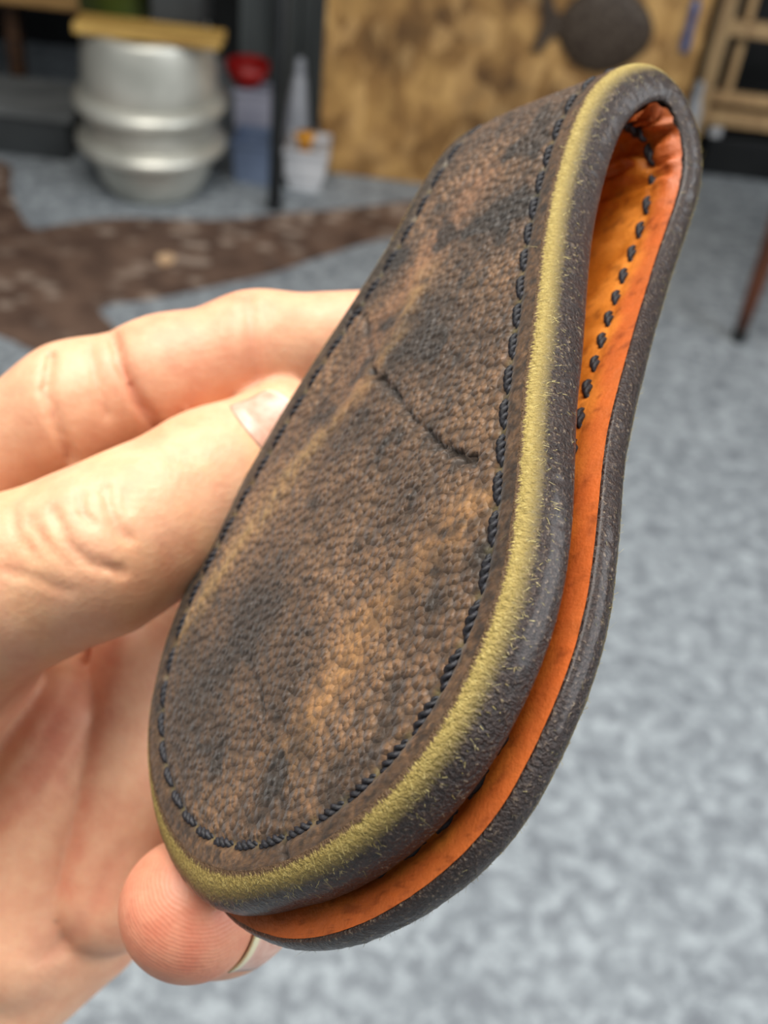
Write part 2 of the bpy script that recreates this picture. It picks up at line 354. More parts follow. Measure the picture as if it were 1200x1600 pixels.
# ------------------------------------------------------------------ the folded leather pouch (millimetres, scaled by K)
K = 0.88e-3
Q = {'rx': -1.5828, 'ry': -1.3709, 'rz': 0.4144, 'tx': 1.3458, 'ty': 11.5022, 'L': 122.8269, 'W0': 27.026, 'W1': 38.4314, 'W2': 30.1077, 'W3': 19.4346, 'W4': 16.0075, 'db': 0.4839, 'R': 23.3398, 'p': 2.5474, 'thk': 6.2538, 'f1': 0.4188, 'f3': -2.4509, 'f4': -5.1773, 'apx': -13.8954, 'b4': -21.8378, 'b3': -19.2384, 'b2': -10.6992, 'b1': -7.8926, 'b0': -7.3918, 'bu': -3.304, 'inset': 5.4453, 'tb': 4.5221, 'f2b': -0.2329, 'sk': -0.0177, 'tw': -0.1069}
def toworld(X): X = np.asarray(X, float); return CAM + K*(X[..., 0:1]*RT + X[..., 1:2]*UP + X[..., 2:3]*FW)
def P3(px, py, Z): return np.array([(px-600)/FPX*Z, -(py-800)/FPX*Z, Z])
def rotv(r):
    r = np.array(r); th = np.linalg.norm(r); k = r/th; kk = np.array([[0, -k[2], k[1]], [k[2], 0, -k[0]], [-k[1], k[0], 0]])
    return np.eye(3)+math.sin(th)*kk+(1-math.cos(th))*kk@kk
def catmull(P, n=24):
    P = np.array(P, float); P = np.vstack([2*P[0]-P[1], P, 2*P[-1]-P[-2]]); o = []
    for i in range(1, len(P)-2):
        t = np.linspace(0, 1, n, endpoint=False)[:, None]; p0, p1, p2, p3 = P[i-1:i+3]
        o.append(.5*(2*p1+(p2-p0)*t+(2*p0-5*p1+4*p2-p3)*t*t+(3*p1-p0-3*p2+p3)*t**3))
    o.append(P[-2][None]); return np.vstack(o)
L_ = Q['L']
_c = catmull([(0, 0), (L_*.25, Q['f1']), (L_*.5, 0), (L_*.75, Q['f3']), (L_*.92, Q['f4']), (L_, Q['apx']), (L_*.92, Q['b4']), (L_*.75, Q['b3']), (L_*.5, Q['b2']), (L_*.25, Q['b1']), (L_*.1, Q['b0']*.6+Q['b1']*.4+Q['f2b']), (Q['bu'], Q['b0'])])
_s = np.r_[0, np.cumsum(np.linalg.norm(np.diff(_c, axis=0), axis=1))]; TOT = _s[-1]
SS = np.linspace(0, TOT, 1200); CU = np.interp(SS, _s, _c[:, 0]); CN = np.interp(SS, _s, _c[:, 1])
def gsm(a, sig):
    n = int(sig*4); k = np.exp(-.5*(np.arange(-n, n+1)/sig)**2); k /= k.sum()
    e = np.r_[2*a[0]-a[1:n+1][::-1], a, 2*a[-1]-a[-n-1:-1][::-1]]; return np.convolve(e, k, 'valid')
CU, CN = gsm(CU, 9), gsm(CN, 9)
CN = CN-.5*sstep(22, 0, SS)
_tg = np.stack([np.gradient(CU), np.gradient(CN)], -1); _tg /= np.linalg.norm(_tg, axis=1)[:, None]
NU, NN = -_tg[:, 1], _tg[:, 0]
IAP = int(np.argmax(CU)); SAP = SS[IAP]
HH = Q['thk']/2+(Q['tb']-Q['thk'])/2*sstep(SAP-12, SAP+22, SS)
HH = HH+.35*sstep(24, 2, SS)
def tipdrop(s, e): return .45*sstep(34, 8, s)*np.clip((5.2-e)/5.2, 0, 1)**2
def at(a, s): return np.interp(s, SS, a)
_kn = catmull([(0, Q['W0']), (.25, Q['W1']), (.5, Q['W2']), (.75, Q['W3']), (1, Q['W4'])])
def halfw(s):
    fr = s < SAP; d = np.where(fr, s, TOT-s); S = np.where(fr, SAP, TOT-SAP)
    w = np.interp(np.clip(d/S, 0, 1), _kn[:, 0], _kn[:, 1]); y = np.clip(1-d/Q['R'], 0, 1)
    h = w*np.sqrt(np.maximum(1-y**Q['p'], 0))
    return h+np.where(fr, 0, Q['db']*np.clip((s-SAP)/30, 0, 1))*(h > 0)
def pmap(s, w, z):
    """strap coordinates (along, across, outwards) -> local mm (w, u, n)"""
    ds = s-np.clip(s, 0, TOT); nu, nn = at(NU, s), at(NN, s); u = at(CU, s)+nu*z+nn*ds; n = at(CN, s)+nn*z-nu*ds
    x = np.clip(u/L_, 0, 1.2)**2
    return np.stack([w, u+Q['sk']*w*x-L_/2, n+Q['tw']*w*x], -1)
_M = rotv((Q['rx'], Q['ry'], Q['rz'])); LOC = np.array([Q['tx'], Q['ty'], 150.])
def cam2strap(px, py, off):
    """point of the front face (mm, u/w) seen along a direction; used once to lay out the natural marks of the hide"""
    d = P3(px, py, 1.); n = _M[:, 2]
    t = ((LOC+n*off)@n)/(d@n); X = (d*t-LOC)@_M
    return X[0]+L_/2, X[1]
pouch = empty('leather_pouch', (0, 0, 0))
tag(pouch, 'brown pebbled leather pouch folded over with orange lining, held in the hand', 'leather pouch')
_ax = [RT*_M[0, i]+UP*_M[1, i]+FW*_M[2, i] for i in range(3)]
_o = toworld(LOC)
pouch.matrix_world = Matrix([[_ax[1][i], _ax[0][i], _ax[2][i], _o[i]] for i in range(3)]+[[0, 0, 0, 1]])

# outline loop of the strap, evenly spaced
_z = .5-.5*np.cos(np.pi*np.linspace(0, 1, 3000)); _sd = np.r_[SAP*_z, SAP+(TOT-SAP)*_z[1:]]
_R = np.stack([_sd, halfw(_sd)], -1); _Lp = np.stack([_sd, -halfw(_sd)], -1)[::-1][1:-1]
_O = np.vstack([_R, _Lp]); _ol = np.r_[0, np.cumsum(np.linalg.norm(np.diff(np.vstack([_O, _O[:1]]), axis=0), axis=1))]
PER = _ol[-1]; NO = int(PER/.45)
def loop(n):
    t = np.linspace(0, PER, n, endpoint=False); P = np.stack([np.interp(t, _ol, np.r_[_O[:, k], _O[0, k]]) for k in (0, 1)], -1)
    g = np.roll(P, -1, 0)-np.roll(P, 1, 0); g /= np.linalg.norm(g, axis=1)[:, None]
    return P, np.stack([g[:, 1], -g[:, 0]], -1), t       # point, inward normal, arc length
OP, ON, OT = loop(NO)
def inset_halfw(e):
    P = OP+ON*e; k = (P[:, 1] > 0) & (P[:, 0] > e*.97) & (P[:, 0] < TOT-e*.97)
    P = P[k]; P = P[np.argsort(P[:, 0])]
    return P
def edge_dist(s, w):
    P = OP[::2].astype(np.float32); out = np.empty(s.size, np.float32); a = np.stack([s.ravel(), w.ravel()], -1).astype(np.float32)
    for i in range(0, len(a), 8000):
        b = a[i:i+8000]; d = ((b[:, None]-P[None])**2).sum(-1); out[i:i+8000] = np.sqrt(d.min(1))
    return out.reshape(s.shape)
RA, RB = 2.7, .55
def face_grid(ns, nw, e):
    P = inset_halfw(e); z = .5-.5*np.cos(np.pi*np.linspace(0, 1, ns)); lin_ = np.linspace(0, 1, ns); z = .55*z+.45*lin_
    # finer rows at both tips
    s = e+(TOT-2*e)*z; hw = np.interp(s, P[:, 0], P[:, 1]); hw[0] = hw[-1] = .01
    v = np.linspace(-1, 1, nw); S = np.repeat(s[:, None], nw, 1); Wd = hw[:, None]*v[None]
    return S, Wd

# natural marks of the hide, laid out on the front face
def polyd(s, w, pts):
    d = np.full(s.shape, 99.)
    for a, b in zip(pts[:-1], pts[1:]):
        a, b = np.array(a), np.array(b); ab = b-a; t = np.clip(((s-a[0])*ab[0]+(w-a[1])*ab[1])/(ab@ab), 0, 1)
        d = np.minimum(d, np.hypot(s-a[0]-t*ab[0], w-a[1]-t*ab[1]))
    return d
def marks(px): return [cam2strap(x, y, Q['thk']/2) for x, y in px]
VEIN1 = marks([(650, 420), (610, 520), (575, 590), (545, 640), (500, 690), (450, 760), (400, 830), (340, 910), (285, 1000)])
VEIN2 = marks([(742, 790), (700, 850), (630, 920), (570, 990), (510, 1090), (460, 1170)])
VEIN3 = marks([(720, 270), (660, 380), (610, 470), (570, 560), (550, 620)])
CREASE = [marks([(575, 580), (605, 602), (640, 650), (670, 682), (700, 706), (738, 720)]), marks([(362, 1000), (390, 1030), (408, 1075), (416, 1115)]), marks([(566, 500), (572, 545), (578, 582)]),
          marks([(440, 1120), (455, 1160), (440, 1210), (445, 1250)]), marks([(335, 1120), (350, 1170), (345, 1215)]), marks([(690, 470), (720, 500), (740, 540)]), marks([(440, 1320), (446, 1350)]), marks([(545, 484), (562, 494)])]
BLOBS = [((400, 965), 7, .9), ((320, 1080), 8, .8), ((640, 515), 8, .8), ((545, 665), 7, .6), ((700, 560), 7, .5), ((470, 1040), 4, .5), ((345, 1160), 3, .7), ((475, 1160), 2, .9), ((440, 1210), 2.2, .8), ((640, 760), 7, .5), ((520, 800), 7, .35), ((760, 870), 3, .8), ((690, 880), 3, .6), ((640, 930), 4, .5), ((800, 760), 2.4, .9), ((820, 765), 1.6, 1.), ((300, 1040), 6, .6), ((600, 700), 6, .4), ((740, 330), 8, .6), ((600, 420), 4, .5), ((680, 940), 2, .8)]

def ptmix(a, b, t): return a+(b-a)*t[..., None]
S, Wd = face_grid(820, 210, RA-.12)
_ri = np.unique(np.r_[np.arange(0, 820, 3), 819]); _ci = np.unique(np.r_[np.arange(0, 210, 3), 209])
_ec = edge_dist(S[np.ix_(_ri, _ci)], Wd[np.ix_(_ri, _ci)]); _ec = np.stack([np.interp(np.arange(210), _ci, r) for r in _ec]); E_ = np.stack([np.interp(np.arange(820), _ri, _ec[:, j]) for j in range(210)], 1)
front = S < SAP
# domain noises (strap mm)
wx = S+.9*(fbm(S/6, Wd/6, 5)-.5)*2; wy = Wd+.9*(fbm(S/6, Wd/6, 9)-.5)*2
F1, F2, CID = voro(wx/1.25, wy/1.0, 11)
dome = np.sqrt(np.clip((F2-F1)/.55, 0, 1))
g1, g2, _ = voro(wx/.62+5, wy/.55, 23); dome2 = np.clip((g2-g1)/.5, 0, 1)
big = fbm(S/14, Wd/14, 31, 4); mid = fbm(S/5, Wd/5, 37, 4); fine = fbm(S/.9, Wd/.9, 41, 3)
_vn = 3.6*(fbm(S/2.4, Wd/2.4, 63)-.5); d1, d2, d3 = (polyd(S+g*_vn, Wd+.8*(mid-.5)*4+g*_vn, v) for v, g in ((VEIN1, .4), (VEIN2, 1), (VEIN3, 1)))
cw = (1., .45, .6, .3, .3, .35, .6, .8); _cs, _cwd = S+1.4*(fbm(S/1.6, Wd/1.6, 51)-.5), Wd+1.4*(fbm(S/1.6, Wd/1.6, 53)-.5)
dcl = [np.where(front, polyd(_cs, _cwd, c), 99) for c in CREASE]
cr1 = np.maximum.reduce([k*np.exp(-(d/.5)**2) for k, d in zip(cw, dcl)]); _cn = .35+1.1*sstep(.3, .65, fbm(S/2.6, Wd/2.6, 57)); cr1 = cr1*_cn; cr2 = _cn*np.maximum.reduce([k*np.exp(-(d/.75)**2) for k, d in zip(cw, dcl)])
fr = front.astype(float)
v1 = np.exp(-(d1/2.3)**2)*fr*(.5+.6*sstep(.3, .65, fbm(S/1.6, Wd/1.6, 61))); v2 = np.exp(-(d2/3.2)**2)*fr; v3 = np.exp(-(d3/4.0)**2)*fr
peb = np.clip(1-.5*v1-.35*v2-.3*v3, .2, 1)*(.3+.7*sstep(4.6, 6.6, E_))
margin = 1-sstep(4.2, 5.6, E_)
zoff = at(HH, S)-tipdrop(S, E_)+.10*peb*(dome-.6)+.06*(1-.5*margin)*(dome2-.5)+.9*(big-.5)*sstep(4, 12, E_)+.28*(mid-.5)*sstep(2.8, 5, E_)
zoff = zoff+.22*v1-.42*np.exp(-((E_-Q['inset'])/.75)**2)-.75*cr1+.07*(fine-.5)
zoff = zoff-.0*margin
V = pmap(S, Wd, zoff).reshape(-1, 3)*K
outer = obj('outer_leather', V, grid_faces(*S.shape), None, pouch)
# pigment of the hide
c3 = lambda *c: np.array(lin(*c)[:3])
base = ptmix(c3(112, 85, 58), c3(152, 117, 82), sstep(.35, .68, mid))
base = ptmix(base, c3(146, 112, 82), .45*sstep(.45, .75, CID)*peb)
base = ptmix(base, c3(64, 48, 34), .5*sstep(.52, .72, big))
base = ptmix(base, c3(186, 154, 102), .85*v1*(.3+.9*fine))
base = ptmix(base, c3(206, 156, 98), .75*v2*(.4+.6*sstep(.3, .7, fine)))
base = ptmix(base, c3(190, 138, 100), .6*v3*(.4+.6*mid))
dark = np.zeros_like(S)
for (bx, by), r, a in BLOBS:
    s0, w0 = cam2strap(bx, by, Q['thk']/2); d = np.hypot(S-s0, Wd-w0)
    dark = np.maximum(dark, a*np.exp(-(d/(1.35*r))**2)*(.6+1.2*mid)*fr)
dark = np.clip(dark+.75*sstep(.60, .76, fbm(S/7, Wd/7, 71))+.55*sstep(.64, .80, fbm(S/2.2, Wd/2.2, 77)), 0, 1)
base = ptmix(base, c3(34, 32, 28), .92*dark*(1-.5*v1))
base = ptmix(base, c3(74, 54, 34), .6*margin*sstep(.3, .6, mid+.2))
leftm = margin*(Wd < 0)*fr*sstep(10, 40, S); base = ptmix(base, c3(66, 58, 46), .7*leftm)
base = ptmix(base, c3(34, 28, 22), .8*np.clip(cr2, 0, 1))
base = ptmix(base, c3(46, 38, 28), .55*np.exp(-((E_-Q['inset'])/.6)**2))
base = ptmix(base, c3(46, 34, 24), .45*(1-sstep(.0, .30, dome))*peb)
ymask = 0*sstep(34, 12, S)*sstep(4.6, 3.6, E_+1.6*(fbm(S/.8, Wd/.8, 87)-.5)); base = ptmix(base, ptmix(c3(112, 98, 40), c3(170, 152, 76), fine), ymask)
mf = fbm(S/.35, Wd/.35, 89, 3); base = base*(1+(margin*1.9*(mf-.5))[..., None]); base = ptmix(base, c3(36, 28, 20), .75*margin*sstep(.52, .7, fbm(S/1.1, Wd/1.1, 99)))
fib = fbm(S/.25, Wd/.25, 83, 2); base = base*(.8+.4*fib[..., None])
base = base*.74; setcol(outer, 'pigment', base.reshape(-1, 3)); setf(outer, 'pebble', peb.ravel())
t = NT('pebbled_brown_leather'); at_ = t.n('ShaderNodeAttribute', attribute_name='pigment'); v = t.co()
f1 = t.noise(v, 2600, 4, .6); f2 = t.noise(v, 900, 5, .6)
nd = t.n('ShaderNodeTexNoise'); nd.inputs['Scale'].default_value = 330; t.l(v, nd.inputs['Vector'])
vm = t.n('ShaderNodeVectorMath', operation='MULTIPLY_ADD'); t.l(nd.outputs['Color'], vm.inputs[0]); vm.inputs[1].default_value = (.00045,)*3; t.l(v, vm.inputs[2])
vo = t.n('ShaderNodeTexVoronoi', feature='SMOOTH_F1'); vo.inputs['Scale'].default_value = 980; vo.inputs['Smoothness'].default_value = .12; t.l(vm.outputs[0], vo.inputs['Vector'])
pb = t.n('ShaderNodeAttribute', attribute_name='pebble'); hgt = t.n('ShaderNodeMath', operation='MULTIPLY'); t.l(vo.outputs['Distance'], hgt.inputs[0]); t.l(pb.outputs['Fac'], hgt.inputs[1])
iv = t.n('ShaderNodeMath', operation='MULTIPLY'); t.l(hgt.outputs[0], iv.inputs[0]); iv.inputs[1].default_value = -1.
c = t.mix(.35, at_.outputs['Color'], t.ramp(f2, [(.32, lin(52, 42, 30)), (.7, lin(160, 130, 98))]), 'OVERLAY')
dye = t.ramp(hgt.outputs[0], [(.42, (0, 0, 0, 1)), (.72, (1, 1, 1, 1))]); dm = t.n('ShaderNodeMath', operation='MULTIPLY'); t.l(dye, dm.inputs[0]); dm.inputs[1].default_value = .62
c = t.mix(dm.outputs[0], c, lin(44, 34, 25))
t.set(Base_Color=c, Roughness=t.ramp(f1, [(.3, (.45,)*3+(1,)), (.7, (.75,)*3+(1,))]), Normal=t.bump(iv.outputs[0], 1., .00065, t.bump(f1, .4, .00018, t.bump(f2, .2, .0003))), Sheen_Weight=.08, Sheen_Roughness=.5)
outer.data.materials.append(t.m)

# rolled and waxed edge : yellow raw band outside, dark burnish towards the lining
h_ = at(HH, OP[:, 0]); zn = -.30*h_; sec = []
nA, nB = 14, 7
for k in range(nA+1):
    th = math.pi/2*k/nA; sec.append((RA*(1-math.sin(th)), zn+(h_-zn)*math.cos(th)))
for k in range(1, nB+1):
    th = math.pi/2*k/nB; sec.append((RB*(1-math.cos(th)), zn-(zn+h_)*math.sin(th)))
sec.append((RB+.9, -h_))
rows = []; vv = []
wob = .10*(fbm(OT/1.2, OT*0, 91)-.5)+.18*(fbm(OT/6, OT*0, 93)-.5)
for k, (e, z) in enumerate(sec):
    q = k/(len(sec)-1); amp = math.sin(math.pi*min(q, 1))
    rough_ = .16*(fbm(OT/.7, np.full_like(OT, k*.5), 95)-.5)*amp+.10*(fbm(OT/.3, np.full_like(OT, k*.8), 97)-.5)*amp
    ext = 2.0*sstep(22, 2, OP[:, 0])*sstep(12, -6, OP[:, 1])*sstep(0, .55, q)
    p = OP+ON*(e-ext-(wob+rough_)*amp)[:, None]
    rows.append(pmap(p[:, 0], p[:, 1], z+.5*rough_-tipdrop(OP[:, 0], e)*np.clip((z-zn)/(h_-zn), 0, 1))); vv.append(np.full(len(OT), q))
ER = np.stack(rows); V = ER.reshape(-1, 3)*K
edge = obj('rolled_edge', V, grid_faces(len(sec), NO, True), None, pouch)
edge['label'] = 'smooth rolled edge, yellow band over dark burnish'
setf(edge, 'across', np.concatenate(vv)); setf(edge, 'along', np.tile(OT, len(sec)))
t = NT('rolled_edge'); aa = t.n('ShaderNodeAttribute', attribute_name='across'); al = t.n('ShaderNodeAttribute', attribute_name='along')
cx = t.n('ShaderNodeCombineXYZ'); t.l(al.outputs['Fac'], cx.inputs[0]); t.l(aa.outputs['Fac'], cx.inputs[1])
mp = t.n('ShaderNodeMapping'); mp.inputs['Scale'].default_value = (2.6, 5, 1); t.l(cx.outputs[0], mp.inputs[0])
fibn = t.noise(mp.outputs[0], 1.6, 5, .7); v = t.co(); sp = t.noise(v, 2400, 3); big_ = t.noise(v, 160, 3)
m1 = t.n('ShaderNodeMath', operation='MULTIPLY_ADD'); t.l(fibn, m1.inputs[0]); m1.inputs[1].default_value = .34; m1.inputs[2].default_value = -.17
m2 = t.n('ShaderNodeMath', operation='ADD'); t.l(aa.outputs['Fac'], m2.inputs[0]); t.l(m1.outputs[0], m2.inputs[1])
yel = t.ramp(fibn, [(.3, lin(108, 92, 42)), (.55, lin(160, 140, 76)), (.75, lin(204, 188, 124))])
drk = t.ramp(sp, [(.3, lin(22, 13, 10)), (.60, lin(48, 33, 27)), (.74, lin(128, 112, 92))])
c = t.mix(t.ramp(m2.outputs[0], [(.07, (0, 0, 0, 1)), (.12, (1, 1, 1, 1))]), lin(88, 66, 44), yel)
c = t.mix(t.ramp(m2.outputs[0], [(.21, (0, 0, 0, 1)), (.43, (1, 1, 1, 1))]), c, drk)
rg = t.ramp(m2.outputs[0], [(.25, (.6,)*3+(1,)), (.45, (.33,)*3+(1,))])
t.set(Base_Color=c, Roughness=rg, Normal=t.bump(sp, .9, .0005, t.bump(fibn, .4, .0004)), Specular_IOR_Level=.42, Coat_Weight=t.ramp(m2.outputs[0], [(.3, (0, 0, 0, 1)), (.5, (.25,)*3+(1,))]), Coat_Roughness=.2); edge.data.materials.append(t.m)

# orange lining, puckered inside the fold
S2, W2 = face_grid(520, 90, RB+.15); E2 = edge_dist(S2, W2)
ap = np.exp(-((S2-SAP-3)/15)**2)
ridg = fbm((S2+2*(fbm(S2/5, W2/7, 101)-.5)*3)/4.2, W2/13, 103, 3); r2 = 1-np.abs(2*ridg-1)*2.2
z2 = -at(HH, S2)-ap*(.35+2.8*np.clip(r2, 0, 1))*sstep(-.2, 2.5, E2)*1.0-.25*fbm(S2/4, W2/4, 107)*sstep(.0, 2, E2)-.10*fbm(S2/.9, W2/.9, 109)+.25*np.exp(-((E2-5.2)/.6)**2)
lining = obj('orange_lining', pmap(S2, W2, z2).reshape(-1, 3)*K, grid_faces(*S2.shape)[:, ::-1], None, pouch); lining['label'] = 'bright orange leather lining'
nz = fbm(S2/5, W2/5, 111); nz2 = fbm(S2/1.2, W2/1.2, 113)
cl = ptmix(c3(176, 104, 22), c3(210, 138, 52), sstep(.35, .7, nz)); cl = ptmix(cl, c3(170, 88, 40), sstep(6.0, 2.5, E2+2.5*(nz-.5))*.9)
cl = ptmix(cl, c3(100, 44, 14), .5*sstep(.62, .76, nz2)); setcol(lining, 'pigment', cl.reshape(-1, 3))
t = NT('orange_lining'); at_ = t.n('ShaderNodeAttribute', attribute_name='pigment'); v = t.co(); f1 = t.noise(v, 2200, 4); f2 = t.noise(v, 500, 4)
c = t.mix(.25, at_.outputs['Color'], t.ramp(f2, [(.3, lin(120, 70, 40)), (.7, lin(190, 140, 90))]), 'OVERLAY')
t.set(Base_Color=c, Roughness=.5, Normal=t.bump(f1, .35, .0003, t.bump(f2, .25, .0005)), Specular_IOR_Level=.4); lining.data.materials.append(t.m)

# stitches: two-ply waxed thread, one mesh shared
M_thread = simple('waxed_thread', (20, 20, 22), (46, 46, 52), 3000, .55, bump=.3, bd=.0002, Specular_IOR_Level=.3)
def twist(name, length, rad, ply, turns, dip):
    n, m = 18, 6; V, F = [], []
    for pl in range(2):
        b = len(V)
        for i in range(n+1):
            t = i/n; x = (t-.5)*length; ph = 2*math.pi*turns*t+math.pi*pl; tap = math.sin(math.pi*min(max(t, .0), 1))**.35 if 0 < t < 1 else .05
            cy, cz = rad*tap*math.cos(ph), rad*tap*math.sin(ph)-dip*(2*t-1)**4
            for j in range(m):
                a = 2*math.pi*j/m; V.append((x, cy+ply*tap*math.cos(a), cz+ply*tap*math.sin(a)))
        for i in range(n):
            for j in range(m): F.append((b+i*m+j, b+i*m+(j+1) % m, b+(i+1)*m+(j+1) % m, b+(i+1)*m+j))
    me = bpy.data.meshes.new(name); me.from_pydata((np.array(V)*K).tolist(), [], F); me.update(); me.polygons.foreach_set('use_smooth', [True]*len(F)); me.materials.append(M_thread); return me
stm = twist('stitch', 5.2, .28, .42, 2.4, .6); sti = twist('inner_stitch', 3.9, .28, .46, .9, .5)
def stitch_path(e, s0, s1):
    P = OP+ON*e; k = (P[:, 0] > s0) & (P[:, 0] < s1) & (P[:, 0] >= e*.985) & (P[:, 0] <= TOT-e*.985); k &= np.abs(P[:, 1]) < halfw(P[:, 0])
    return P, k
def place(mesh, e, pitch, sign, s0, s1, lift, slant, off=0.):
    P, k = stitch_path(e, s0, s1); idx = np.where(k)[0]
    br = np.where(np.diff(idx) > 1)[0]; runs = np.split(idx, br+1)
    if len(runs) > 1 and idx[0] == 0 and idx[-1] == NO-1: runs[0] = np.r_[runs[-1], runs[0]]; runs = runs[:-1]
    pos = []
    for r in runs:
        p = P[r]; l = np.r_[0, np.cumsum(np.linalg.norm(np.diff(p, axis=0), axis=1))]
        for d in np.arange(pitch*.5+off, l[-1], pitch):
            a = np.array([np.interp(d, l, p[:, j]) for j in (0, 1)]); b = np.array([np.interp(min(d+.6, l[-1]), l, p[:, j]) for j in (0, 1)]); c0 = np.array([np.interp(max(d-.6, 0), l, p[:, j]) for j in (0, 1)])
            z = sign*at(HH, a[0])+lift
            if sign < 0: z = z2.flat[np.argmin((S2-a[0])**2+(W2-a[1])**2)]-.15
            q = [pmap(np.array([x[0]]), np.array([x[1]]), np.array([z]))[0] for x in (a, b, c0)]
            up = pmap(np.array([a[0]]), np.array([a[1]]), np.array([z+sign*.5]))[0]-q[0]
            tx = q[1]-q[2]; tx /= np.linalg.norm(tx); up -= tx*(up@tx); up /= np.linalg.norm(up); sd = np.cross(up, tx)
            cs, sn = math.cos(slant), math.sin(slant); tx, sd = tx*cs+sd*sn, sd*cs-tx*sn
            o = bpy.data.objects.new('stitch', mesh); COL.objects.link(o); o.parent = pouch
            o.matrix_local = Matrix([[tx[i], sd[i], up[i], q[0][i]*K] for i in range(3)]+[[0, 0, 0, 1]]); pos.append(a)
    return pos
pos_ = place(stm, Q['inset'], 5.15, 1, 0, SAP+2, -.34, .07)
tuft = np.zeros(S.shape)
for a_, b_ in zip(pos_[:-1], pos_[1:]):
    m_ = .5*(a_+b_); tuft = np.maximum(tuft, np.exp(-(((S-m_[0])**2+(Wd-m_[1])**2)/.5**2)))
base = ptmix(base, c3(120, 112, 64), .6*tuft*(.4+.8*fine))
_cc = np.ones((base.shape[0]*base.shape[1], 4), np.float32); _cc[:, :3] = base.reshape(-1, 3); outer.data.attributes['pigment'].data.foreach_set('color', _cc.ravel())
place(stm, Q['inset'], 5.15, 1, SAP+4, TOT, -.34, .07)
place(sti, Q['inset'], 5.15, -1, SAP-9, TOT, .0, .12, 1.5)
# loose raw fibres on the yellow band: too fine to count
rng = np.random.default_rng(4); Vf, Ff = [], []
for i in range(8000):
    j = rng.integers(0, NO); k = int(np.clip(rng.normal(6.0, 3.2), 1, 16)); b = ER[k, j]; nb = ER[k, (j+2) % NO]; kb = ER[k+1, j]
    ta = nb-b; ta /= np.linalg.norm(ta)+1e-9; tb = kb-b; tb /= np.linalg.norm(tb)+1e-9; nn = np.cross(ta, tb); nn /= np.linalg.norm(nn)+1e-9
    ang = rng.normal(math.pi/2, .7); d = ta*math.cos(ang)+tb*math.sin(ang); ln = rng.uniform(.5, 1.7); curl = rng.normal(0, .5); side = np.cross(nn, d); wd = rng.uniform(.018, .042)
    pts_ = [b+nn*(.02+.16*math.sin(math.pi*t)*rng.uniform(.4, 1.2))+d*ln*t+side*curl*ln*t*t for t in (0, .35, .7, 1)]
    b0 = len(Vf)
    for m_, p in enumerate(pts_):
        w_ = wd*(1-.6*m_/3); Vf += [p-side*w_, p+side*w_]
    for m_ in range(3): Ff.append((b0+2*m_, b0+2*m_+1, b0+2*m_+3, b0+2*m_+2))
fz = obj('edge_fibres', np.array(Vf)*K, Ff, simple('raw_fibre', (170, 152, 80), (226, 212, 146), 900, .6, bump=0), pouch); tag(fz, kind='stuff')

# ------------------------------------------------------------------ the hand: one continuous surface from a distance field (mm)
def cap(p, a, b, ra, rb):
    ba = b-a; t = np.clip(((p-a)@ba)/(ba@ba), 0, 1); return np.linalg.norm(p-a-t[:, None]*ba, axis=1)-(ra+(rb-ra)*t)
def smin(a, b, k):
    h = np.clip(.5+.5*(b-a)/k, 0, 1); return b+(a-b)*h-k*h*(1-h)
J = lambda x, y, z: P3(x, y, z)
THUMB = [(J(-70, 950, 178), 14.0), (J(40, 905, 174), 12.6), (J(150, 862, 172), 12.2), (J(235, 815, 175), 11.4), (J(330, 752, 181), 10.7), (J(444, 670, 187), 8.1)]
INDEX = [(J(-150, 850, 210), 13.0), (J(-20, 725, 200), 11.2), (J(120, 642, 194), 11.0), (J(260, 590, 193), 9.7), (J(400, 548, 194), 9.3), (J(590, 524, 198), 7.8)]
MIDDLE = [(J(10, 1055, 214), 12.5), (J(200, 1045, 218), 11.0), (J(390, 1000, 212), 10.2), (J(560, 920, 184), 9.0), (J(640, 930, 166), 7.8)]
RING = [(J(95, 1215, 212), 12.4), (J(300, 1205, 216), 10.8), (J(470, 1235, 203), 9.8), (J(432, 1362, 176), 9.2), (J(345, 1402, 162), 9.6), (J(297, 1421, 152), 9.1)]
PINKY = [(J(112, 1412, 208), 11.8), (J(240, 1370, 216), 9.2), (J(360, 1340, 214), 8.6), (J(400, 1350, 196), 7.6), (J(360, 1380, 186), 7.0)]
WI, WP = J(-830, 1570, 205), J(-590, 1880, 208); WC = .5*(WI+WP)
PALM = [(J(-150, 850, 212), WI, 13, 16), (J(10, 1040, 216), WI*.7+WP*.3, 13.5, 17), (J(90, 1220, 215), WI*.35+WP*.65, 13, 17), (J(112, 1415, 211), WP, 12.4, 17),
        (J(-60, 1010, 212), J(40, 1300, 212), 12, 12), (J(-250, 1250, 208), J(-150, 1500, 206), 17, 17), (J(95, 1430, 207), J(-300, 1760, 203), 12, 19), (J(-20, 960, 222), J(250, 1130, 226), 12, 11)]
THEN = [(J(-70, 950, 178), J(-330, 1230, 182), 14.0, 19), (J(-330, 1230, 182), J(-640, 1600, 196), 19, 18), (J(-60, 985, 186), J(-160, 900, 204), 10, 12), (J(-20, 1010, 190), J(-180, 1200, 198), 9, 14)]
FOLDS = [(J(226, 1030, 204), J(172, 1388, 200), 9.3, 10.6), (J(108, 1120, 202), J(8, 1450, 201), 9.3, 14.0)]
ARM_D = np.array([-.74, -.66, -.06]); ARM_D /= np.linalg.norm(ARM_D)
ARM = [(WI, WI+ARM_D*150+np.array([-2, 4, 0]), 16, 24), (WP, WP+ARM_D*150+np.array([4, -4, 0]), 16, 24), (WC, WC+ARM_D*150, 18, 30)]
def chain(p, c, k=4):
    d = None
    for (a, ra), (b, rb) in zip(c[:-1], c[1:]):
        e = cap(p, a, b, ra, rb); d = e if d is None else smin(d, e, k)
    return d
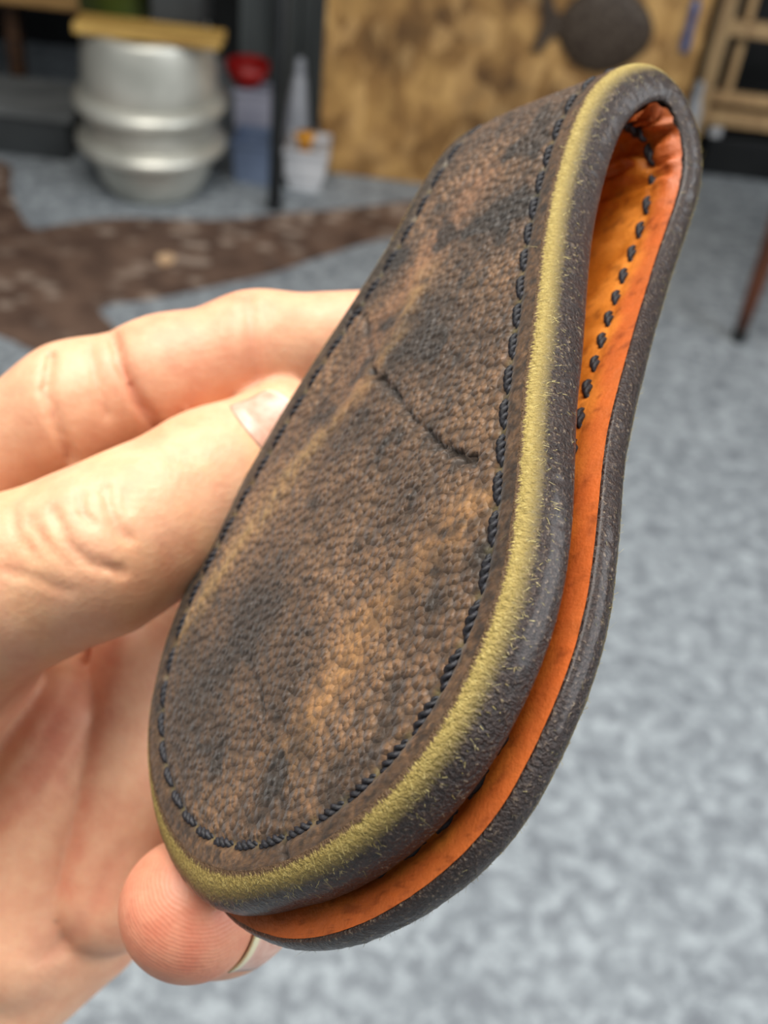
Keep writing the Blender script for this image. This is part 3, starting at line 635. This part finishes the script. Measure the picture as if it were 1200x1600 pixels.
def pxof(p): return 600+FPX*p[:, 0]/p[:, 2], 800-FPX*p[:, 1]/p[:, 2]
GROOVES = [  # (chain, points, depth, width px)
    ('I', [(80, 560), (72, 610), (88, 660), (112, 715)], .9, 9), ('I', [(178, 530), (190, 575), (215, 625), (250, 672)], 1.1, 9), ('I', [(140, 545), (150, 600), (165, 650)], .35, 7), ('I', [(388, 470), (395, 530), (402, 590), (405, 620)], .5, 12),
    ('T', [(125, 775), (128, 800), (145, 820)], .45, 7), ('T', [(165, 765), (172, 800), (185, 830), (200, 842)], .55, 8), ('T', [(85, 800), (105, 850), (140, 880), (190, 893)], .5, 9), ('T', [(50, 815), (70, 850), (110, 885)], .3, 8), ('T', [(20, 800), (25, 835), (60, 875)], .25, 8), ('T', [(195, 770), (200, 795)], .3, 7), ('T', [(0, 890), (60, 905), (110, 925)], .2, 8),
    ('P', [(150, 1030), (120, 1100), (75, 1180), (30, 1240), (-40, 1310)], 2.6, 20), 
    ('P', [(190, 1330), (120, 1460), (60, 1500)], .5, 14), ('P', [(165, 1010), (150, 1080), (128, 1150), (95, 1215)], 1.0, 12)]
def field(p, parts=False):
    T = chain(p, THUMB); I = chain(p, INDEX); M = chain(p, MIDDLE); R = chain(p, RING); L = chain(p, PINKY)
    pal = None
    for a, b, ra, rb in PALM:
        e = cap(p, a, b, ra, rb); pal = e if pal is None else smin(pal, e, 9)
    th = None
    for a, b, ra, rb in THEN:
        e = cap(p, a, b, ra, rb); th = e if th is None else smin(th, e, 8)
    arm = None
    for a, b, ra, rb in ARM:
        e = cap(p, a, b, ra, rb); arm = e if arm is None else smin(arm, e, 9)
    pal = smin(pal, arm, 10)
    fo = smin(cap(p, *FOLDS[0]), cap(p, *FOLDS[1]), .3); pal = smin(pal, fo, 1.8)
    px, py = pxof(p)
    G = {k: np.zeros(len(p)) for k in 'ITP'}; near = np.where((px > -90) & (px < 450) & (py > 430) & (py < 1580))[0]
    if len(near):
        qx, qy = px[near], py[near]
        for g, pts_, dep, wd in GROOVES: G[g][near] = np.maximum(G[g][near], dep*np.exp(-(polyd(qx, qy, pts_)/wd)**2))
    I = I+1.35*G['I']*(p[:, 2] < 205); T = T+1.4*G['T']*(p[:, 2] < 176)
    # palmar pulp of index, knuckle swelling
    tn = smin(th, T, 6); body = smin(pal+G['P']*sstep(176, 186, p[:, 2]), tn, 4.5)
    fing = pal
    for f in (M, R, L): fing = smin(fing, f, 5)
    fing = fing+G['P']*sstep(176, 186, p[:, 2])
    d = smin(smin(body, smin(pal, I, 6), 1.2), fing, 1.2)
    d = smin(d, R, .8)
    if parts: return d, T, I, R, pal, th, G
    return d
def grad(p, e=.25):
    g = np.stack([field(p+np.eye(3)[i]*e)-field(p-np.eye(3)[i]*e) for i in range(3)], -1); return g/(np.linalg.norm(g, axis=1)[:, None]+1e-9)
def project(p, it=2):
    for _ in range(it): p = p-grad(p)*np.clip(field(p), -2, 2)[:, None]
    return p
hs = 1.55; b0 = np.array([-285., -245., 120.]); n3 = (np.array([25., 60., 250.])-b0)/hs; n3 = n3.astype(int)
VAL = np.full(n3, 30., np.float32)
allc = [(a, b, ra, rb) for c in (THUMB, INDEX, MIDDLE, RING, PINKY) for (a, ra), (b, rb) in zip(c[:-1], c[1:])]+PALM+THEN+ARM+FOLDS
for a, b, ra, rb in allc:
    r = max(ra, rb)+9; lo = np.clip(((np.minimum(a, b)-r-b0)/hs).astype(int), 0, n3-1); hi = np.clip(((np.maximum(a, b)+r-b0)/hs).astype(int)+2, 1, n3)
    g = np.stack(np.meshgrid(*[np.arange(lo[i], hi[i]) for i in range(3)], indexing='ij'), -1); sh = g.shape[:3]
    d = cap(g.reshape(-1, 3)*hs+b0, a, b, ra, rb).reshape(sh).astype(np.float32)
    sl = tuple(slice(lo[i], hi[i]) for i in range(3)); VAL[sl] = np.minimum(VAL[sl], d)
band = np.abs(VAL) < 7; ii = np.argwhere(band); VAL[band] = field(ii*hs+b0)
def nets(V):
    S_ = V < 0; c = sum(S_[i:V.shape[0]-1+i, j:V.shape[1]-1+j, k:V.shape[2]-1+k].astype(np.int8) for i in (0, 1) for j in (0, 1) for k in (0, 1))
    m = (c > 0) & (c < 8); idx = np.full(m.shape, -1); idx[m] = np.arange(m.sum()); P = np.argwhere(m)+.5; Fs = []
    for ax in range(3):
        o = [0, 1, 2]; o.remove(ax); A = np.moveaxis(S_, ax, 0); X = np.moveaxis(idx, ax, 0)
        if ax == 1: A = A.swapaxes(1, 2); X = X.swapaxes(1, 2)
        ch = A[:-1, 1:-1, 1:-1] != A[1:, 1:-1, 1:-1]; q = np.argwhere(ch); fl_ = A[:-1, 1:-1, 1:-1][ch]
        i, j, k = q[:, 0], q[:, 1]+1, q[:, 2]+1
        f = np.stack([X[i, j-1, k-1], X[i, j, k-1], X[i, j, k], X[i, j-1, k]], -1); f[~fl_] = f[~fl_][:, ::-1]; Fs.append(f)
    return P, np.vstack(Fs)
HP, HF = nets(VAL); HP = HP*hs+b0
def relax(P, F, it):
    for _ in range(it):
        acc = np.zeros_like(P); cnt = np.zeros(len(P))
        for a, b in ((0, 1), (1, 2), (2, 3), (3, 0)):
            np.add.at(acc, F[:, a], P[F[:, b]]); np.add.at(cnt, F[:, a], 1); np.add.at(acc, F[:, b], P[F[:, a]]); np.add.at(cnt, F[:, b], 1)
        P = .4*P+.6*acc/np.maximum(cnt, 1)[:, None]
    return P
for _ in range(3): HP = project(relax(HP, HF, 2), 2)
def subdiv(P, F):
    n = len(P); e = np.sort(np.stack([F, np.roll(F, -1, 1)], -1).reshape(-1, 2), 1); ue, inv = np.unique(e[:, 0]*n+e[:, 1], return_inverse=True); inv = inv.reshape(-1, 4)
    mid_ = .5*(P[ue//n]+P[ue % n]); ctr = P[F].mean(1); em = n+inv; ce = n+len(ue)+np.arange(len(F))
    out = [np.stack([F[:, k], em[:, k], ce, em[:, (k-1) % 4]], -1) for k in range(4)]
    return np.vstack([P, mid_, ctr]), np.vstack(out)
HP, HF = subdiv(HP, HF); HP = project(HP, 2)
hd_, tT, tI, tR, tP, tTh, tG = field(HP, True)
ctr_w = toworld(WC); HW = toworld(HP)-ctr_w
hand = obj('person_hand', HW, HF[:, ::-1], None, None, True, ctr_w)
tag(hand, 'bare left hand of a person pinching the leather pouch, thumbnail towards viewer', 'hand')
px, py = pxof(HP); xx, yy, zz = HP.T
ring_tip = np.exp(-(np.linalg.norm(HP-J(290, 1420, 150), axis=1)/11)**4)
red = .35*np.clip(sum(tG.values())/1.2, 0, 1)+.95*ring_tip+.30*np.exp(-(np.linalg.norm(HP-J(330, 560, 190), axis=1)/14)**2)
red = red+.4*np.exp(-(polyd(px, py, [(186, 985), (162, 1120), (142, 1210), (122, 1300), (100, 1390)])/16)**2)*(zz > 180)+.35*np.exp(-(np.hypot(px-60, py-1130)/75)**2)+.3*np.exp(-(np.hypot(px-240, py-900)/60)**2)+.35*np.exp(-(np.hypot(px-160, py-1400)/130)**2)*(zz > 170)  # round tint below the thumb base paints the pinkish shade on the palm
ntn = (tT < 1.5) & (tT < tI)
pal_ = fbm(xx/9+3, yy/9+zz/11, 121, 3); red = red+.35*(pal_-.5)
yl = .5*ntn*sstep(.35, .7, fbm(xx/7, yy/7+zz/9, 125))
sk = ptmix(c3(216, 164, 130), c3(196, 108, 84), np.clip(red, 0, 1)); sk = ptmix(sk, c3(216, 168, 120), np.clip(yl, 0, 1)*.7)
setcol(hand, 'skin', sk); setf(hand, 'ridge', ring_tip)
t = NT('skin'); at_ = t.n('ShaderNodeAttribute', attribute_name='skin'); v = t.co(); f1 = t.noise(v, 1500, 4, .6); f2 = t.noise(v, 260, 4)
vr = t.n('ShaderNodeTexVoronoi'); vr.inputs['Scale'].default_value = 1100; t.l(v, vr.inputs['Vector'])
wv = t.n('ShaderNodeTexWave', wave_type='RINGS', rings_direction='SPHERICAL'); wv.inputs['Scale'].default_value = 620; wv.inputs['Distortion'].default_value = 4.; wv.inputs['Detail'].default_value = 1.; wv.inputs['Detail Scale'].default_value = .6
tipw = toworld(J(330, 1330, 142))-ctr_w
mp = t.n('ShaderNodeMapping'); mp.inputs['Location'].default_value = tuple(-tipw); tc = t.n('ShaderNodeTexCoord'); t.l(tc.outputs['Object'], mp.inputs[0]); t.l(mp.outputs[0], wv.inputs['Vector'])
rd = t.n('ShaderNodeAttribute', attribute_name='ridge'); mu = t.n('ShaderNodeMath', operation='MULTIPLY'); t.l(wv.outputs['Fac'], mu.inputs[0]); t.l(rd.outputs['Fac'], mu.inputs[1])
c = t.mix(.18, at_.outputs['Color'], t.ramp(f2, [(.35, lin(190, 114, 90)), (.65, lin(238, 200, 164))]))
nb = t.bump(vr.outputs['Distance'], .10, .0004, t.bump(f1, .12, .0004, t.bump(f2, .15, .001)))
t.set(Base_Color=c, Roughness=.48, Subsurface_Weight=.22, Subsurface_Radius=(1.0, .35, .18), Subsurface_Scale=.0028, Specular_IOR_Level=.38, Normal=t.bump(mu.outputs[0], .14, .00022, nb)); hand.data.materials.append(t.m)
# nails
t = NT('nail'); v = t.co(); f1 = t.noise(v, 700, 3)
fe_ = t.n('ShaderNodeAttribute', attribute_name='free'); c = t.mix(fe_.outputs['Fac'], t.ramp(f1, [(.35, lin(196, 146, 126)), (.65, lin(212, 170, 152))]), lin(216, 204, 166))
t.set(Base_Color=c, Roughness=.28, Subsurface_Weight=.2, Subsurface_Radius=(1, .4, .25), Subsurface_Scale=.0015); M_nail = t.m
def nail(name, base, tip, dors, half, length, over, free_len, width_ang):
    ax = (tip-base)/np.linalg.norm(tip-base); dz = dors-ax*(dors@ax); dz /= np.linalg.norm(dz); sd = np.cross(ax, dz)
    nl, na = 22, 19
    f, q = np.meshgrid(np.linspace(0, 1, nl), np.linspace(-1, 1, na), indexing='ij')
    l = -length+f*length*(1-.10*q*q)+(.16*length*q*q)*(1-f); ang = q*width_ang
    o0 = tip+ax*np.minimum(l, half)[..., None]; d = (dz*np.cos(ang)[..., None]+sd*np.sin(ang)[..., None]).reshape(-1, 3); x = o0.reshape(-1, 3)+d*18
    for _ in range(24): x = x-d*field(x)[:, None]*.85
    lift = -.25+.52*np.minimum(1, f*5)*(1-q**4*.9); out = (x+d*lift.reshape(-1, 1)).reshape(nl, na, 3); fr_ = (f > 1-free_len/length).astype(float)
    # free edge runs straight on
    dirn = out[-3]-out[-6]; dirn /= np.linalg.norm(dirn, axis=1)[:, None]
    ext = np.stack([out[-1]+dirn*over*k/3 for k in (1, 2, 3)]); out = np.concatenate([out, ext]); fr_ = np.concatenate([fr_, np.ones((3, na))])
    o = obj(name, toworld(out.reshape(-1, 3))-ctr_w, grid_faces(nl+3, na), M_nail, hand); setf(o, 'free', fr_.ravel())
    md = o.modifiers.new('thickness', 'SOLIDIFY'); md.thickness = .00035; md.offset = -1
    return o
nail('thumb_nail', THUMB[-2][0], THUMB[-1][0], np.array([.30, .30, -.9]), 5.0, 9.2, .3, .4, .72)
nail('finger_nail', RING[-2][0], RING[-1][0], np.array([1.0, -.12, -.30]), 6.8, 10.5, .5, 1.2, .8)
nail('finger_nail', INDEX[-2][0], INDEX[-1][0], np.array([.05, .25, 1.]), 5.0, 10.0, .6, 1.2, .8)
nail('finger_nail', MIDDLE[-2][0], MIDDLE[-1][0], np.array([.5, .2, .9]), 5.0, 10.0, .6, 1.2, .8)
